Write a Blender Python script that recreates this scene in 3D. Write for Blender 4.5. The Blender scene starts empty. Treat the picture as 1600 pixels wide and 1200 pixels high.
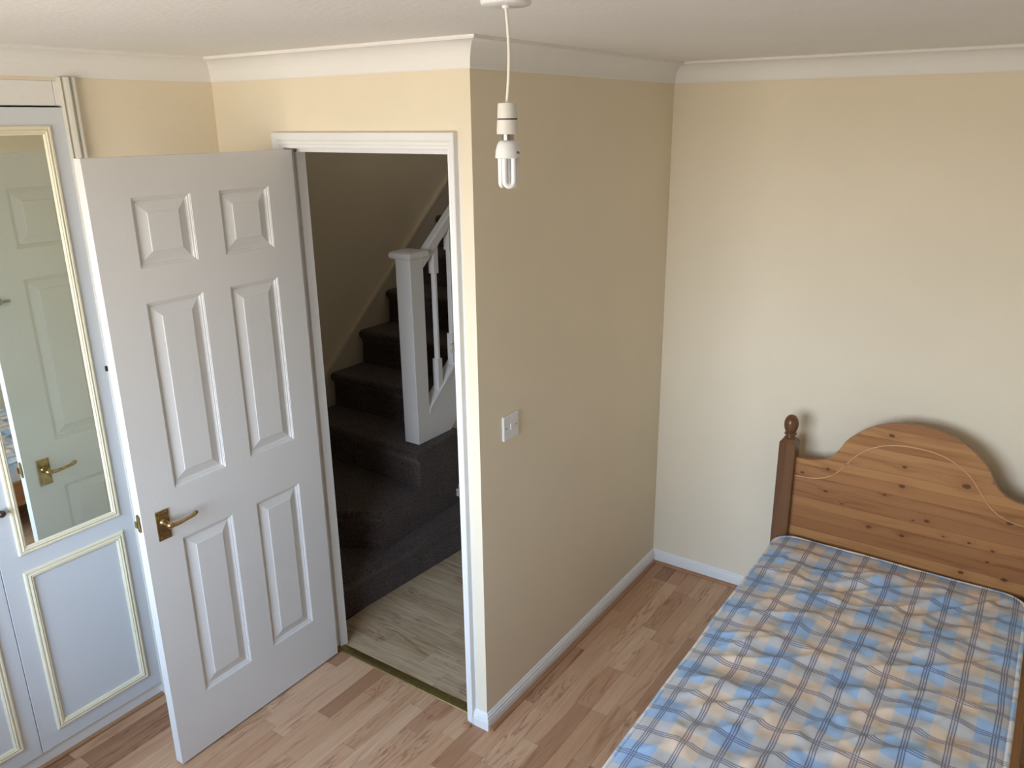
import bpy, math, random
from mathutils import Vector, Matrix
random.seed(7)
sc = bpy.context.scene
COL = sc.collection

# ------------------------------------------------------------------ camera
cam_d = bpy.data.cameras.new('camera'); cam = bpy.data.objects.new('camera', cam_d); COL.objects.link(cam)
r_ = Vector((0.82679458, 0.56240807, -0.01038652)); u_ = Vector((-0.16274264, 0.25684105, 0.95265288)); f_ = Vector((-0.53844735, 0.78595791, -0.30388257))
M3 = Matrix((r_, u_, -f_)).transposed()
cam.matrix_world = Matrix.Translation((1.4357, -1.8752, 2.0691)) @ M3.to_4x4()
cam_d.sensor_fit = 'HORIZONTAL'; cam_d.sensor_width = 36.0; cam_d.lens = 36.0*1254.1/1600
cam_d.shift_x = -9.96/1600; cam_d.shift_y = -11.15/1600
cam_d.clip_start = 0.02; cam_d.clip_end = 200
sc.camera = cam

# ------------------------------------------------------------------ world, light, exposure
sc.view_settings.view_transform = 'Standard'; sc.view_settings.look = 'None'
sc.view_settings.gamma = 1.0; sc.view_settings.use_curve_mapping = False
sc.view_settings.exposure = -0.12
SKY = 22.0
w = bpy.data.worlds.new('world'); sc.world = w; w.use_nodes = True
nt = w.node_tree; nt.nodes.clear()
wo = nt.nodes.new('ShaderNodeOutputWorld'); bg = nt.nodes.new('ShaderNodeBackground')
tc = nt.nodes.new('ShaderNodeTexCoord'); sx = nt.nodes.new('ShaderNodeSeparateXYZ')
rp = nt.nodes.new('ShaderNodeValToRGB'); mr = nt.nodes.new('ShaderNodeMapRange')
mr.inputs[1].default_value = -1; mr.inputs[2].default_value = 1
e = rp.color_ramp.elements
e[0].position = 0.0; e[0].color = (0.42, 0.375, 0.315, 1)
e[1].position = 1.0; e[1].color = (0.38, 0.60, 0.95, 1)
for p_, c_ in ((0.46, (0.48, 0.44, 0.385, 1)), (0.51, (0.78, 0.85, 0.95, 1)), (0.70, (0.52, 0.71, 0.98, 1))):
    k = e.new(p_); k.color = c_
nt.links.new(tc.outputs['Generated'], sx.inputs[0]); nt.links.new(sx.outputs[2], mr.inputs[0])
nt.links.new(mr.outputs[0], rp.inputs[0]); nt.links.new(rp.outputs[0], bg.inputs[0])
bg.inputs[1].default_value = SKY; nt.links.new(bg.outputs[0], wo.inputs[0])
# the room's window opening (behind the photographer)
WX0, WX1, WZ0, WZ1, WY = -0.86, 0.98, 0.85, 2.08, -2.40
pl = bpy.data.lights.new('window_portal', 'AREA'); pl.shape = 'RECTANGLE'; pl.size = WX1-WX0; pl.size_y = WZ1-WZ0
pl.cycles.is_portal = True
po = bpy.data.objects.new('window_portal', pl); COL.objects.link(po)
po.location = ((WX0+WX1)/2, WY-0.26, (WZ0+WZ1)/2); po.rotation_euler = (math.radians(90), 0, 0)

# area light added under the hall ceiling, in place of daylight from the landing
sl_ = bpy.data.lights.new('stairwell_fill', 'AREA'); sl_.shape = 'RECTANGLE'; sl_.size = 1.2; sl_.size_y = 1.2; sl_.energy = 2.6; sl_.color = (1.0, .90, .78)
so_ = bpy.data.objects.new('stairwell_fill', sl_); COL.objects.link(so_); so_.location = (-.95, 1.6, 2.54)

# ------------------------------------------------------------------ helpers
class MB:
    def __init__(s): s.v = []; s.f = []; s.sm = []
    def add(s, vs, fs, smooth=False):
        n = len(s.v); s.v += [tuple(v) for v in vs]; s.f += [tuple(i+n for i in f) for f in fs]; s.sm += [smooth]*len(fs); return s
    def box(s, x0, x1, y0, y1, z0, z1, c=0.0):
        if c <= 0:
            vs = [(x, y, z) for z in (z0, z1) for y in (y0, y1) for x in (x0, x1)]
            return s.add(vs, [(0,2,3,1),(4,5,7,6),(0,1,5,4),(2,6,7,3),(0,4,6,2),(1,3,7,5)])
        # chamfered box: 24 verts
        vs = []; idx = {}
        X = (x0, x1); Y = (y0, y1); Z = (z0, z1); sg = (1, -1)
        for i in (0,1):
            for j in (0,1):
                for k in (0,1):
                    for a in range(3):
                        p = [X[i], Y[j], Z[k]]
                        d = [sg[i]*c, sg[j]*c, sg[k]*c]
                        for b in range(3):
                            if b != a: p[b] += d[b]
                        idx[(i,j,k,a)] = len(vs); vs.append(p)
        fs = []
        def q(*t): fs.append(tuple(idx[x] for x in t))
        for i in (0,1): q(*[(i,j,k,0) for j,k in ((0,0),(1,0),(1,1),(0,1))][::(-1 if i == 0 else 1)])
        for j in (0,1): q(*[(i,j,k,1) for i,k in ((0,0),(1,0),(1,1),(0,1))][::(1 if j == 0 else -1)])
        for k in (0,1): q(*[(i,j,k,2) for i,j in ((0,0),(1,0),(1,1),(0,1))][::(-1 if k == 0 else 1)])
        for j in (0,1):
            for k in (0,1): q((0,j,k,1),(1,j,k,1),(1,j,k,2),(0,j,k,2))
        for i in (0,1):
            for k in (0,1): q((i,0,k,0),(i,1,k,0),(i,1,k,2),(i,0,k,2))
        for i in (0,1):
            for j in (0,1): q((i,j,0,0),(i,j,1,0),(i,j,1,1),(i,j,0,1))
        for i in (0,1):
            for j in (0,1):
                for k in (0,1): q((i,j,k,0),(i,j,k,1),(i,j,k,2))
        return s.add(vs, fs)
    def prism(s, poly, axis, a0, a1, smooth=False):
        # poly: 2D points; axis: extrusion axis; remaining axes in order
        def P(p, a):
            q = [0,0,0]; o = [i for i in range(3) if i != axis]
            q[o[0]] = p[0]; q[o[1]] = p[1]; q[axis] = a; return q
        n = len(poly); vs = [P(p, a0) for p in poly]+[P(p, a1) for p in poly]
        fs = [(i, (i+1) % n, n+(i+1) % n, n+i) for i in range(n)]
        s.add(vs, fs, smooth)
        s.add([P(p, a0) for p in poly], [tuple(range(n))]); s.add([P(p, a1) for p in poly], [tuple(range(n))[::-1]])
        return s
    def lathe(s, prof, cx, cy, n=32, smooth=True, M=None):
        vs = []; fs = []
        for r, z in prof:
            for i in range(n):
                t = 2*math.pi*i/n; vs.append(Vector((cx+r*math.cos(t), cy+r*math.sin(t), z)))
        for j in range(len(prof)-1):
            for i in range(n):
                fs.append((j*n+i, j*n+(i+1) % n, (j+1)*n+(i+1) % n, (j+1)*n+i))
        fs.append(tuple(range(n))[::-1]); fs.append(tuple((len(prof)-1)*n+i for i in range(n)))
        if M: vs = [M @ v for v in vs]
        return s.add(vs, fs, smooth)
    def tube(s, pts, rad, n=12, smooth=True):
        pts = [Vector(p) for p in pts]; m = len(pts)
        if not hasattr(rad, '__len__'): rad = [rad]*m
        t0 = (pts[1]-pts[0]).normalized(); up = Vector((0,0,1)) if abs(t0.z) < .9 else Vector((1,0,0))
        nrm = t0.cross(up).normalized(); vs = []; fs = []
        for i in range(m):
            t = (pts[min(i+1, m-1)]-pts[max(i-1, 0)]).normalized()
            nrm = (nrm-t*nrm.dot(t)).normalized(); b = t.cross(nrm)
            for k in range(n):
                a = 2*math.pi*k/n; vs.append(pts[i]+(nrm*math.cos(a)+b*math.sin(a))*rad[i])
        for i in range(m-1):
            for k in range(n): fs.append((i*n+k, i*n+(k+1) % n, (i+1)*n+(k+1) % n, (i+1)*n+k))
        fs.append(tuple(range(n))[::-1]); fs.append(tuple((m-1)*n+i for i in range(n)))
        return s.add(vs, fs, smooth)
    def mesh(s, name, mat):
        me = bpy.data.meshes.new(name); me.from_pydata(s.v, [], s.f); me.validate()
        if len(me.polygons) == len(s.sm): me.polygons.foreach_set('use_smooth', s.sm)
        import bmesh
        bm = bmesh.new(); bm.from_mesh(me); bmesh.ops.remove_doubles(bm, verts=bm.verts, dist=1e-6)
        bmesh.ops.recalc_face_normals(bm, faces=bm.faces); bm.to_mesh(me); bm.free()
        if any(s.sm): me.set_sharp_from_angle(angle=math.radians(48))
        if mat: me.materials.append(mat)
        return me
    def build(s, name, mat, parent=None, **kw):
        o = bpy.data.objects.new(name, s.mesh(name, mat)); COL.objects.link(o)
        if parent: o.parent = parent
        tag(o, **kw); return o
def tag(o, label=None, category=None, group=None, kind=None):
    for k, v in (('label', label), ('category', category), ('group', group), ('kind', kind)):
        if v: o[k] = v
    return o
def empty(name, loc=(0,0,0), rz=0, **kw):
    o = bpy.data.objects.new(name, None); COL.objects.link(o); o.location = loc; o.rotation_euler = (0,0,rz)
    o.empty_display_size = .05; tag(o, **kw); return o
def sweep(mb, path, profile, segs=None, open_ends=True):
    """profile (offset inward, z) along a polyline whose interior lies on its right"""
    P = [Vector(p) for p in path]; n = len(P)
    D = [(P[i+1]-P[i]).normalized() for i in range(n-1)]
    N = [Vector((d.y, -d.x)) for d in D]
    closed = (P[0]-P[-1]).length < 1e-6
    Mi = []
    for i in range(n):
        a = N[i-1] if i > 0 else (N[-1] if closed else N[0]); b = N[i] if i < n-1 else (N[0] if closed else N[-1])
        Mi.append((a+b)/(1+a.dot(b)))
    out = []
    for i in range(n-1):
        m = mb if mb else MB(); k = len(profile)
        vs = [(P[j].x+Mi[j].x*o, P[j].y+Mi[j].y*o, z) for j in (i, i+1) for o, z in profile]
        fs = [(a, (a+1) % k, k+(a+1) % k, k+a) for a in range(k)]
        m.add(vs, fs); m.add(vs[:k], [tuple(range(k))]); m.add(vs[k:], [tuple(range(k))[::-1]])
        out.append(m)
    return out

# ------------------------------------------------------------------ materials
def mat(name):
    m = bpy.data.materials.new(name); m.use_nodes = True; n = m.node_tree
    b = n.nodes['Principled BSDF']; return m, n, b
class G:
    def __init__(s, nt): s.nt = nt
    def n(s, t, **kw):
        x = s.nt.nodes.new(t)
        for k, v in kw.items(): setattr(x, k, v)
        return x
    def l(s, a, b): s.nt.links.new(a, b)
    def m(s, op, a, b=None, c=None, clamp=False):
        x = s.n('ShaderNodeMath', operation=op, use_clamp=clamp)
        for i, v in enumerate((a, b, c)):
            if v is None: continue
            if isinstance(v, (int, float)): x.inputs[i].default_value = v
            else: s.l(v, x.inputs[i])
        return x.outputs[0]
    def mix(s, f, a, b, bt='MIX'):
        x = s.n('ShaderNodeMix', data_type='RGBA', blend_type=bt)
        for i, v in ((0, f), (6, a), (7, b)):
            if isinstance(v, (int, float)): x.inputs[i].default_value = v
            elif isinstance(v, tuple): x.inputs[i].default_value = v if len(v) == 4 else v+(1,)
            else: s.l(v, x.inputs[i])
        return x.outputs[2]
    def noise(s, vec, scale, detail=4, rough=.5, dist=0):
        x = s.n('ShaderNodeTexNoise'); x.inputs['Scale'].default_value = scale; x.inputs['Detail'].default_value = detail
        x.inputs['Roughness'].default_value = rough; x.inputs['Distortion'].default_value = dist
        if vec is not None: s.l(vec, x.inputs['Vector'])
        return x.outputs['Fac']
    def ramp(s, f, *st):
        x = s.n('ShaderNodeValToRGB'); e = x.color_ramp.elements
        e[0].position = st[0][0]; e[0].color = st[0][1]+(1,); e[1].position = st[-1][0]; e[1].color = st[-1][1]+(1,)
        for p, c in st[1:-1]: k = e.new(p); k.color = c+(1,)
        s.l(f, x.inputs[0]); return x.outputs[0]
    def bump(s, h, dist, bsdf, strength=1.0):
        x = s.n('ShaderNodeBump'); x.inputs['Distance'].default_value = dist; x.inputs['Strength'].default_value = strength
        s.l(h, x.inputs['Height']); s.l(x.outputs[0], bsdf.inputs['Normal'])
    def scaled(s, vec, sc_, off=None):
        x = s.n('ShaderNodeMapping'); x.inputs['Scale'].default_value = sc_; s.l(vec, x.inputs['Vector'])
        if off is not None: s.l(off, x.inputs['Location'])
        return x.outputs[0]
def paint(name, c, rough=.6, bumpd=.0006, bscale=180, spec=.3, mottled=0.03, patch=1.5):
    m, n, b = mat(name); g = G(n); t = g.n('ShaderNodeTexCoord').outputs['Object']
    f = g.noise(t, patch, 5, .6); lo = tuple(x*(1-mottled) for x in c); hi = tuple(min(1, x*(1+mottled)) for x in c)
    g.l(g.ramp(f, (.3, lo), (.7, hi)), b.inputs['Base Color'])
    b.inputs['Roughness'].default_value = rough; b.inputs['Specular IOR Level'].default_value = spec
    if bumpd: g.bump(g.noise(t, bscale, 3), bumpd, b)
    return m
CREAM = paint('cream_wall_paint', (0.805, 0.713, 0.55), .75, .0004, 90, .2)
CEIL = paint('white_ceiling_paint', (0.83, 0.81, 0.78), .8, .0012, 60, .2)
WHITE = paint('white_gloss_paint', (0.80, 0.79, 0.77), .38, .0005, 40, .4, .02, 6)
DOORW = paint('door_white_paint', (0.70, 0.685, 0.66), .42, .0004, 60, .4, .02, 4)
WARD = paint('wardrobe_white_laminate', (0.68, 0.71, 0.745), .38, .0002, 30, .4, .01, 3)
IVORY = paint('ivory_moulding_paint', (0.83, 0.77, 0.58), .4, .0003, 60, .4, .03, 8)
TRIMW = paint('aged_trim_paint', (0.64, 0.615, 0.54), .5, .0003, 60, .3, .04, 8)
STRW = paint('string_paint', (0.56, 0.50, 0.39), .6, .0005, 60, .3)
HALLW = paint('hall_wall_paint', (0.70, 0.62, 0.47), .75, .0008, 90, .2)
PLAST = paint('white_plastic', (0.78, 0.78, 0.79), .3, 0, 1, .5, .01)
PLASTW = paint('warm_white_plastic', (0.72, 0.69, 0.64), .35, 0, 1, .5, .01)
CORD = paint('cord_sheath', (0.82, 0.79, 0.70), .45, 0, 1, .4, .01)
DARK = paint('dark_rubber', (0.02, 0.02, 0.022), .5, 0, 1, .3, .01)
KNOB = paint('dark_bronze', (0.045, 0.022, 0.02), .3, 0, 1, .6, .01)
UNDER = paint('underlay', (0.06, 0.035, 0.02), .9, 0, 1, .1)
def metal(name, c, rough, nz=.08):
    m, n, b = mat(name); g = G(n); t = g.n('ShaderNodeTexCoord').outputs['Object']
    b.inputs['Metallic'].default_value = 1
    g.l(g.ramp(g.noise(t, 90, 5), (.3, tuple(x*.7 for x in c)), (.7, c)), b.inputs['Base Color'])
    g.l(g.m('MULTIPLY_ADD', g.noise(t, 60, 3), nz, rough), b.inputs['Roughness'])
    return m
BRASS = metal('aged_brass', (0.56, 0.42, 0.21), .2)
BRASSD = metal('dull_brass', (0.36, 0.29, 0.12), .42)
STEEL = metal('steel', (0.45, 0.43, 0.40), .3)
# mirror
m, n, b = mat('mirror_glass'); b.inputs['Metallic'].default_value = 1; b.inputs['Base Color'].default_value = (0.93, 0.98, 0.90, 1); b.inputs['Roughness'].default_value = 0.0
MIRROR = m
m, n, b = mat('window_pane'); g = G(n)
tr = g.n('ShaderNodeBsdfTransparent'); gl = g.n('ShaderNodeBsdfGlossy'); gl.inputs['Roughness'].default_value = 0
mx = g.n('ShaderNodeMixShader'); fr = g.n('ShaderNodeFresnel'); fr.inputs[0].default_value = 1.3
g.l(fr.outputs[0], mx.inputs[0]); g.l(tr.outputs[0], mx.inputs[1]); g.l(gl.outputs[0], mx.inputs[2]); g.l(mx.outputs[0], n.nodes['Material Output'].inputs[0])
PANE = m
# lamp tube
m, n, b = mat('lamp_tube_glass'); b.inputs['Base Color'].default_value = (0.86, 0.87, 0.87, 1); b.inputs['Roughness'].default_value = .12
b.inputs['Subsurface Weight'].default_value = .3; b.inputs['Subsurface Radius'].default_value = (.01, .01, .01); TUBE = m

def laminate(name, cols, along, streak=1.0, rough=.38, contrast=1.0):
    """grain runs along the given axis (0 x, 1 y); colour changes from piece to piece"""
    m, n, b = mat(name); g = G(n)
    t = g.n('ShaderNodeTexCoord').outputs['Object']; oi = g.n('ShaderNodeObjectInfo')
    off = g.n('ShaderNodeCombineXYZ'); r = oi.outputs['Random']
    g.l(g.m('MULTIPLY', r, 37.0), off.inputs[0]); g.l(g.m('MULTIPLY', r, 91.0), off.inputs[1]); g.l(g.m('MULTIPLY', r, 53.0), off.inputs[2])
    s1 = (12, 1.6, 12) if along == 1 else (1.6, 12, 12)
    s2 = (95, 5, 95) if along == 1 else (5, 95, 95)
    v1 = g.scaled(t, s1, off.outputs[0]); v2 = g.scaled(t, s2, off.outputs[0])
    a = g.noise(v1, 1.0, 4, .55, 1.2); f = g.noise(v2, 1.0, 4, .6, .4)
    base = g.ramp(r, *cols)
    dk = tuple(x for x in (0.50, 0.33, 0.21))
    st = g.ramp(a, (.30, (0, 0, 0)), (.40, (1, 1, 1)), (.60, (1, 1, 1)), (.72, (.55, .55, .55)))
    sv = g.m('SUBTRACT', 1.0, st)
    col = g.mix(g.m('MULTIPLY', sv, .75*streak), base, dk, 'MULTIPLY')
    cn = g.noise(g.scaled(t, (26, 2.4, 26) if along == 1 else (2.4, 26, 26), off.outputs[0]), 1.0, 3, .5, 2.2)
    line = g.ramp(g.m('ABSOLUTE', g.m('SUBTRACT', cn, .5)), (.0, (1, 1, 1)), (.018, (.6, .6, .6)), (.045, (0, 0, 0)))
    msk = g.ramp(g.noise(g.scaled(t, (6, 2.0, 6), off.outputs[0]), 1.0, 2), (.50, (0, 0, 0)), (.62, (1, 1, 1)))
    col = g.mix(g.m('MULTIPLY', g.m('MULTIPLY', line, msk), .6*streak), col, (.24, .13, .07), 'MULTIPLY')
    fine = g.ramp(f, (.35, (.74, .70, .65)), (.65, (1.08, 1.07, 1.06)))
    col = g.mix(.7*contrast, col, fine, 'MULTIPLY')
    g.l(col, b.inputs['Base Color']); b.inputs['Roughness'].default_value = rough; b.inputs['Specular IOR Level'].default_value = .4
    g.bump(f, .0002, b); return m
FLOORW = laminate('beech_laminate', ((0.0, (0.36, 0.19, 0.105)), (.25, (0.53, 0.31, 0.185)), (.5, (0.60, 0.385, 0.24)), (.7, (0.50, 0.29, 0.165)), (.85, (0.62, 0.41, 0.265)), (1.0, (0.55, 0.325, 0.195))), 1, .9, .38, .6)
HALLF = laminate('pale_oak_laminate', ((0.0, (0.46, 0.35, 0.23)), (.5, (0.54, 0.43, 0.29)), (1.0, (0.48, 0.36, 0.235))), 0, 1.0, .45, 1.3)
BEAD = laminate('floor_beading', ((0.0, (0.38, 0.20, 0.10)), (1.0, (0.42, 0.23, 0.12))), 1, .4)
# pine, with explicit knots on the headboard
KN = [(0.794,0.638,.9),(1.007,0.923,1.1),(1.067,0.729,1.2),(1.01,0.679,.8),(1.066,0.808,.9),(1.276,0.783,1.5),(0.969,0.529,1.1),(1.09,0.526,.9),(1.167,0.611,1.0),
      (1.429,0.677,1.2),(1.305,0.437,1.1),(1.445,0.452,1.2),(1.382,0.505,.8),(1.393,0.554,.8),(1.315,0.564,.7),(0.794,0.734,.9),(0.697,0.696,.9),(1.12,.60,.6),(1.23,.565,.5),(0.86,.60,.6)]
def pine(name, cols, axis, knots=None, rough=.33, bright=1.0):
    m, n, b = mat(name); g = G(n)
    tcn = g.n('ShaderNodeTexCoord'); t = tcn.outputs['Object']; oi = g.n('ShaderNodeObjectInfo'); r = oi.outputs['Random']
    off = g.n('ShaderNodeCombineXYZ'); g.l(g.m('MULTIPLY', r, 41.0), off.inputs[0]); g.l(g.m('MULTIPLY', r, 17.0), off.inputs[1])
    s = [34, 34, 34]; s[axis] = 1.6
    vec = t
    sep = g.n('ShaderNodeSeparateXYZ'); g.l(t, sep.inputs[0])
    kmask = None
    if knots:
        for kx, kz, ks in knots:
            dx = g.m('MULTIPLY', g.m('SUBTRACT', sep.outputs[0], kx), .62); dz = g.m('SUBTRACT', sep.outputs[2], kz)
            dd = g.m('SQRT', g.m('ADD', g.m('MULTIPLY', dx, dx), g.m('MULTIPLY', dz, dz)))
            q = g.m('DIVIDE', dd, .0100*ks)
            kmask = q if kmask is None else g.m('MINIMUM', kmask, q)
    v = g.scaled(vec, tuple(s), off.outputs[0])
    if kmask is not None:
        # grain bends round the knots
        bend = g.m('DIVIDE', 1.2, g.m('ADD', kmask, .6))
        c = g.n('ShaderNodeCombineXYZ'); g.l(bend, c.inputs[2]); ad = g.n('ShaderNodeVectorMath', operation='ADD'); g.l(v, ad.inputs[0]); g.l(c.outputs[0], ad.inputs[1]); v = ad.outputs[0]
    a = g.noise(v, 1.0, 5, .55, .6)
    base = g.ramp(r, *cols)
    col = g.mix(.8, base, g.ramp(a, (.32, (.66, .55, .45)), (.5, (1, 1, 1)), (.66, (1.08, 1.06, 1.0))), 'MULTIPLY')
    if kmask is not None:
        nz = g.m('MULTIPLY', g.noise(t, 260, 2), .7)
        kk = g.ramp(g.m('ADD', kmask, nz), (.0, (1,1,1)), (.9, (.9,.9,.9)), (1.0, (0,0,0)))
        halo = g.ramp(g.m('MULTIPLY', g.m('ADD', kmask, nz), .25), (.2, (1,1,1)), (.9, (0,0,0)))
        col = g.mix(g.m('MULTIPLY', halo, .35), col, (.26, .10, .035))
        col = g.mix(g.m('MULTIPLY', kk, .85), col, (.075, .028, .014))
    g.l(col, b.inputs['Base Color']); b.inputs['Roughness'].default_value = rough; b.inputs['Specular IOR Level'].default_value = .4
    g.bump(a, .0003, b); return m
PC = ((0.0, (.30, .13, .05)), (.25, (.46, .225, .085)), (.5, (.33, .145, .055)), (.75, (.50, .255, .10)), (1.0, (.38, .175, .065)))
PINEH = pine('varnished_pine_knots', PC, 0, KN)
PINE = pine('varnished_pine', PC, 0)
PINEL = pine('pine_groove_highlight', ((0, (.58, .33, .16)), (1, (.58, .33, .16))), 0)  # paler pine: lit edge of the headboard groove put into the colour
PINEY = pine('varnished_pine_rail', PC, 1)
PINEZ = pine('stained_pine_post', ((0, (.155, .072, .030)), (1, (.17, .079, .033))), 2, None, .3)
# mattress ticking: woven check in blue and peach with triple navy stripes
def plaid(name, plain=False):
    m, n, b = mat(name); g = G(n); t = g.n('ShaderNodeTexCoord').outputs['Object']
    nz = g.n('ShaderNodeTexNoise'); nz.inputs['Scale'].default_value = 5; nz.inputs['Detail'].default_value = 2; g.l(t, nz.inputs['Vector'])
    sub = g.n('ShaderNodeVectorMath', operation='SUBTRACT'); g.l(nz.outputs['Color'], sub.inputs[0]); sub.inputs[1].default_value = (.5,.5,.5)
    scl = g.n('ShaderNodeVectorMath', operation='SCALE'); g.l(sub.outputs[0], scl.inputs[0]); scl.inputs['Scale'].default_value = .013
    ad = g.n('ShaderNodeVectorMath', operation='ADD'); g.l(t, ad.inputs[0]); g.l(scl.outputs[0], ad.inputs[1])
    sp = g.n('ShaderNodeSeparateXYZ'); g.l(ad.outputs[0], sp.inputs[0])
    def tri(v, c0, per):  # distance from nearest centre
        q = g.m('FRACT', g.m('ADD', g.m('DIVIDE', g.m('SUBTRACT', v, c0-100*per), per), .5))
        return g.m('MULTIPLY', g.m('ABSOLUTE', g.m('SUBTRACT', q, .5)), per)
    def soft(v, a, b_):  # 1 below a, 0 above b
        x = g.n('ShaderNodeMapRange'); x.inputs[1].default_value = a; x.inputs[2].default_value = b_; x.inputs[3].default_value = 1; x.inputs[4].default_value = 0
        g.l(v, x.inputs[0]); return x.outputs[0]
    BL = (.365, .52, .74); PE = (.74, .60, .47)
    cx = soft(tri(sp.outputs[0], .885, .203), .0495, .0525); cy = soft(tri(sp.outputs[1], .79, .2065), .0495, .0530)
    A = g.mix(cx, PE, BL); B = g.mix(cy, PE, BL)
    col = g.mix(.5, A, B)
    # where the two yarns differ the weave reads as a pale grey
    df = g.m('ABSOLUTE', g.m('SUBTRACT', cx, cy)); col = g.mix(g.m('MULTIPLY', df, .6), col, (.585, .57, .54))
    def lines(v, c0, per):
        d = tri(v, c0, per)
        l = g.m('MAXIMUM', soft(d, .0009, .0020), soft(g.m('ABSOLUTE', g.m('SUBTRACT', d, .0070)), .0009, .0020))
        return l, soft(d, .009, .012)
    lx, bx = lines(sp.outputs[0], .783, .1015); ly, by = lines(sp.outputs[1], .791, .10325)
    band = g.m('MAXIMUM', bx, by); col = g.mix(g.m('MULTIPLY', band, .20), col, (.22, .20, .26))
    ln = g.m('MAXIMUM', lx, ly); col = g.mix(g.m('MULTIPLY', ln, .70), col, (.055, .06, .15))
    col = g.mix(.8, col, g.ramp(g.noise(t, 11, 3, .5), (.3, (.86, .84, .82)), (.7, (1.1, 1.1, 1.1))), 'MULTIPLY')
    if plain:
        side = g.m('GREATER_THAN', sp.outputs[1], 1.17)
        lnp = g.m('ADD', g.m('MULTIPLY', lx, side), g.m('MULTIPLY', ly, g.m('SUBTRACT', 1.0, side)))
        bs = g.ramp(g.noise(t, 16, 1), (.42, (.40, .56, .76)), (.5, (.70, .72, .76)), (.58, (.78, .75, .70)))
        col = g.mix(g.m('MULTIPLY', lnp, .7), bs, (.06, .065, .14))
    g.l(col, b.inputs['Base Color']); b.inputs['Roughness'].default_value = .85; b.inputs['Specular IOR Level'].default_value = .15
    b.inputs['Sheen Weight'].default_value = .15
    g.bump(g.noise(t, 900, 2), .0004, b, .6); return m
PLAID = plaid('checked_ticking')
PIPING = plaid('piping_tape', True)
# carpet
m, n, b = mat('brown_stair_carpet'); g = G(n); t = g.n('ShaderNodeTexCoord').outputs['Object']
vo = g.n('ShaderNodeTexVoronoi'); vo.inputs['Scale'].default_value = 130; g.l(t, vo.inputs['Vector'])
f = g.m('ADD', g.m('MULTIPLY', vo.outputs['Distance'], .7), g.m('MULTIPLY', g.noise(t, 9, 4), .5))
g.l(g.ramp(f, (.3, (.115, .082, .07)), (.85, (.045, .032, .028))), b.inputs['Base Color']); b.inputs['Roughness'].default_value = .95
b.inputs['Specular IOR Level'].default_value = .05; b.inputs['Sheen Weight'].default_value = .2
g.bump(g.m('SUBTRACT', 1.0, vo.outputs['Distance']), .004, b); CARPET = m

# ------------------------------------------------------------------ setting: walls
H = 2.286; T = .075
XL = -1.143; XR = 2.0; YB = 1.382; XI = -.004; YF = WY
HC = 2.55
mb = MB(); mb.box(XL-.02, -.79-.035, 0, T, 0, H+.02).box(-.825, -.074+.03, 0, T, 2.02, H+.02).box(-.044, 0, 0, T, 0, H+.02)
mb.build('wall_doorway', CREAM, kind='structure')
MB().prism([(0, T), (XI, YB), (-.1, YB), (-.1, T)], 2, 0, H+.02).build('wall_partition', CREAM, kind='structure')
MB().box(-.1, XR+.1, YB, YB+.1, 0, H+.02).build('wall_back', CREAM, kind='structure')
MB().box(XR, XR+.1, YF-.25, YB, 0, H+.02).build('wall_right', CREAM, kind='structure')
mb = MB(); mb.box(XL-.02, XL, -.50, 0, 0, H+.02).box(XL-.02, XL, YF, -.5, 2.1975, H+.02).box(XL-.02, XL, YF, -2.325, 0, 2.201)
mb.build('wall_left', CREAM, kind='structure')
mb = MB(); y0 = YF-.25
mb.box(XL-.02, WX0, y0, YF, 0, H+.02).box(WX1, XR, y0, YF, 0, H+.02).box(WX0, WX1, y0, YF, 0, WZ0).box(WX0, WX1, y0, YF, WZ1, H+.02)
mb.build('wall_front', CREAM, kind='structure')
MB().box(XL-.02, XR+.1, y0, YB+.1, H, H+.06).build('ceiling', CEIL, kind='structure')
# window
wn = empty('window_1', ((WX0+WX1)/2, YF-.12, WZ0), kind='structure')
def wpart(mb_, name, mt, par=wn):
    mb_.v = [(x-(WX0+WX1)/2, y-(YF-.12), z-WZ0) for x, y, z in mb_.v]; return mb_.build(name, mt, par)
fw = .06; ya, yb_ = YF-.15, YF-.10
mb = MB(); mb.box(WX0, WX1, ya, yb_, WZ0, WZ0+fw).box(WX0, WX1, ya, yb_, WZ1-fw, WZ1)
xs = [WX0, WX0+fw, -.27, -.22, .34, .39, WX1-fw, WX1]
for i in range(0, 8, 2): mb.box(xs[i], xs[i+1], ya, yb_, WZ0+fw, WZ1-fw)
wpart(mb, 'window_frame', WHITE)
for i in range(1, 7, 2): wpart(MB().box(xs[i], xs[i+1], YF-.128, YF-.122, WZ0+fw, WZ1-fw), 'pane', PANE)
wpart(MB().box(WX0-.04, WX1+.04, YF-.10, YF+.06, WZ0-.025, WZ0, .004), 'window_sill', WHITE)

# cornice (cove) round the room
A_ = (XL, 0); O_ = (0, 0); I_ = (XI, YB); R_ = (XR, YB); RF = (XR, YF); LF = (XL, YF)
cv = [(0, H-.078), (.004, H-.078), (.006, H-.074)]
for i in range(13):
    t = math.pi/2*i/12; cv.append((.067-.061*math.cos(t), H-.070+.061*math.sin(t)))
cv += [(.067, H-.006), (.072, H-.006), (.072, H), (0, H)]
for k, s_ in enumerate(sweep(None, [A_, O_, I_, R_, RF, LF, A_], cv)):
    s_.build('trim_%d' % (k+1), CEIL, kind='structure')
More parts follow.
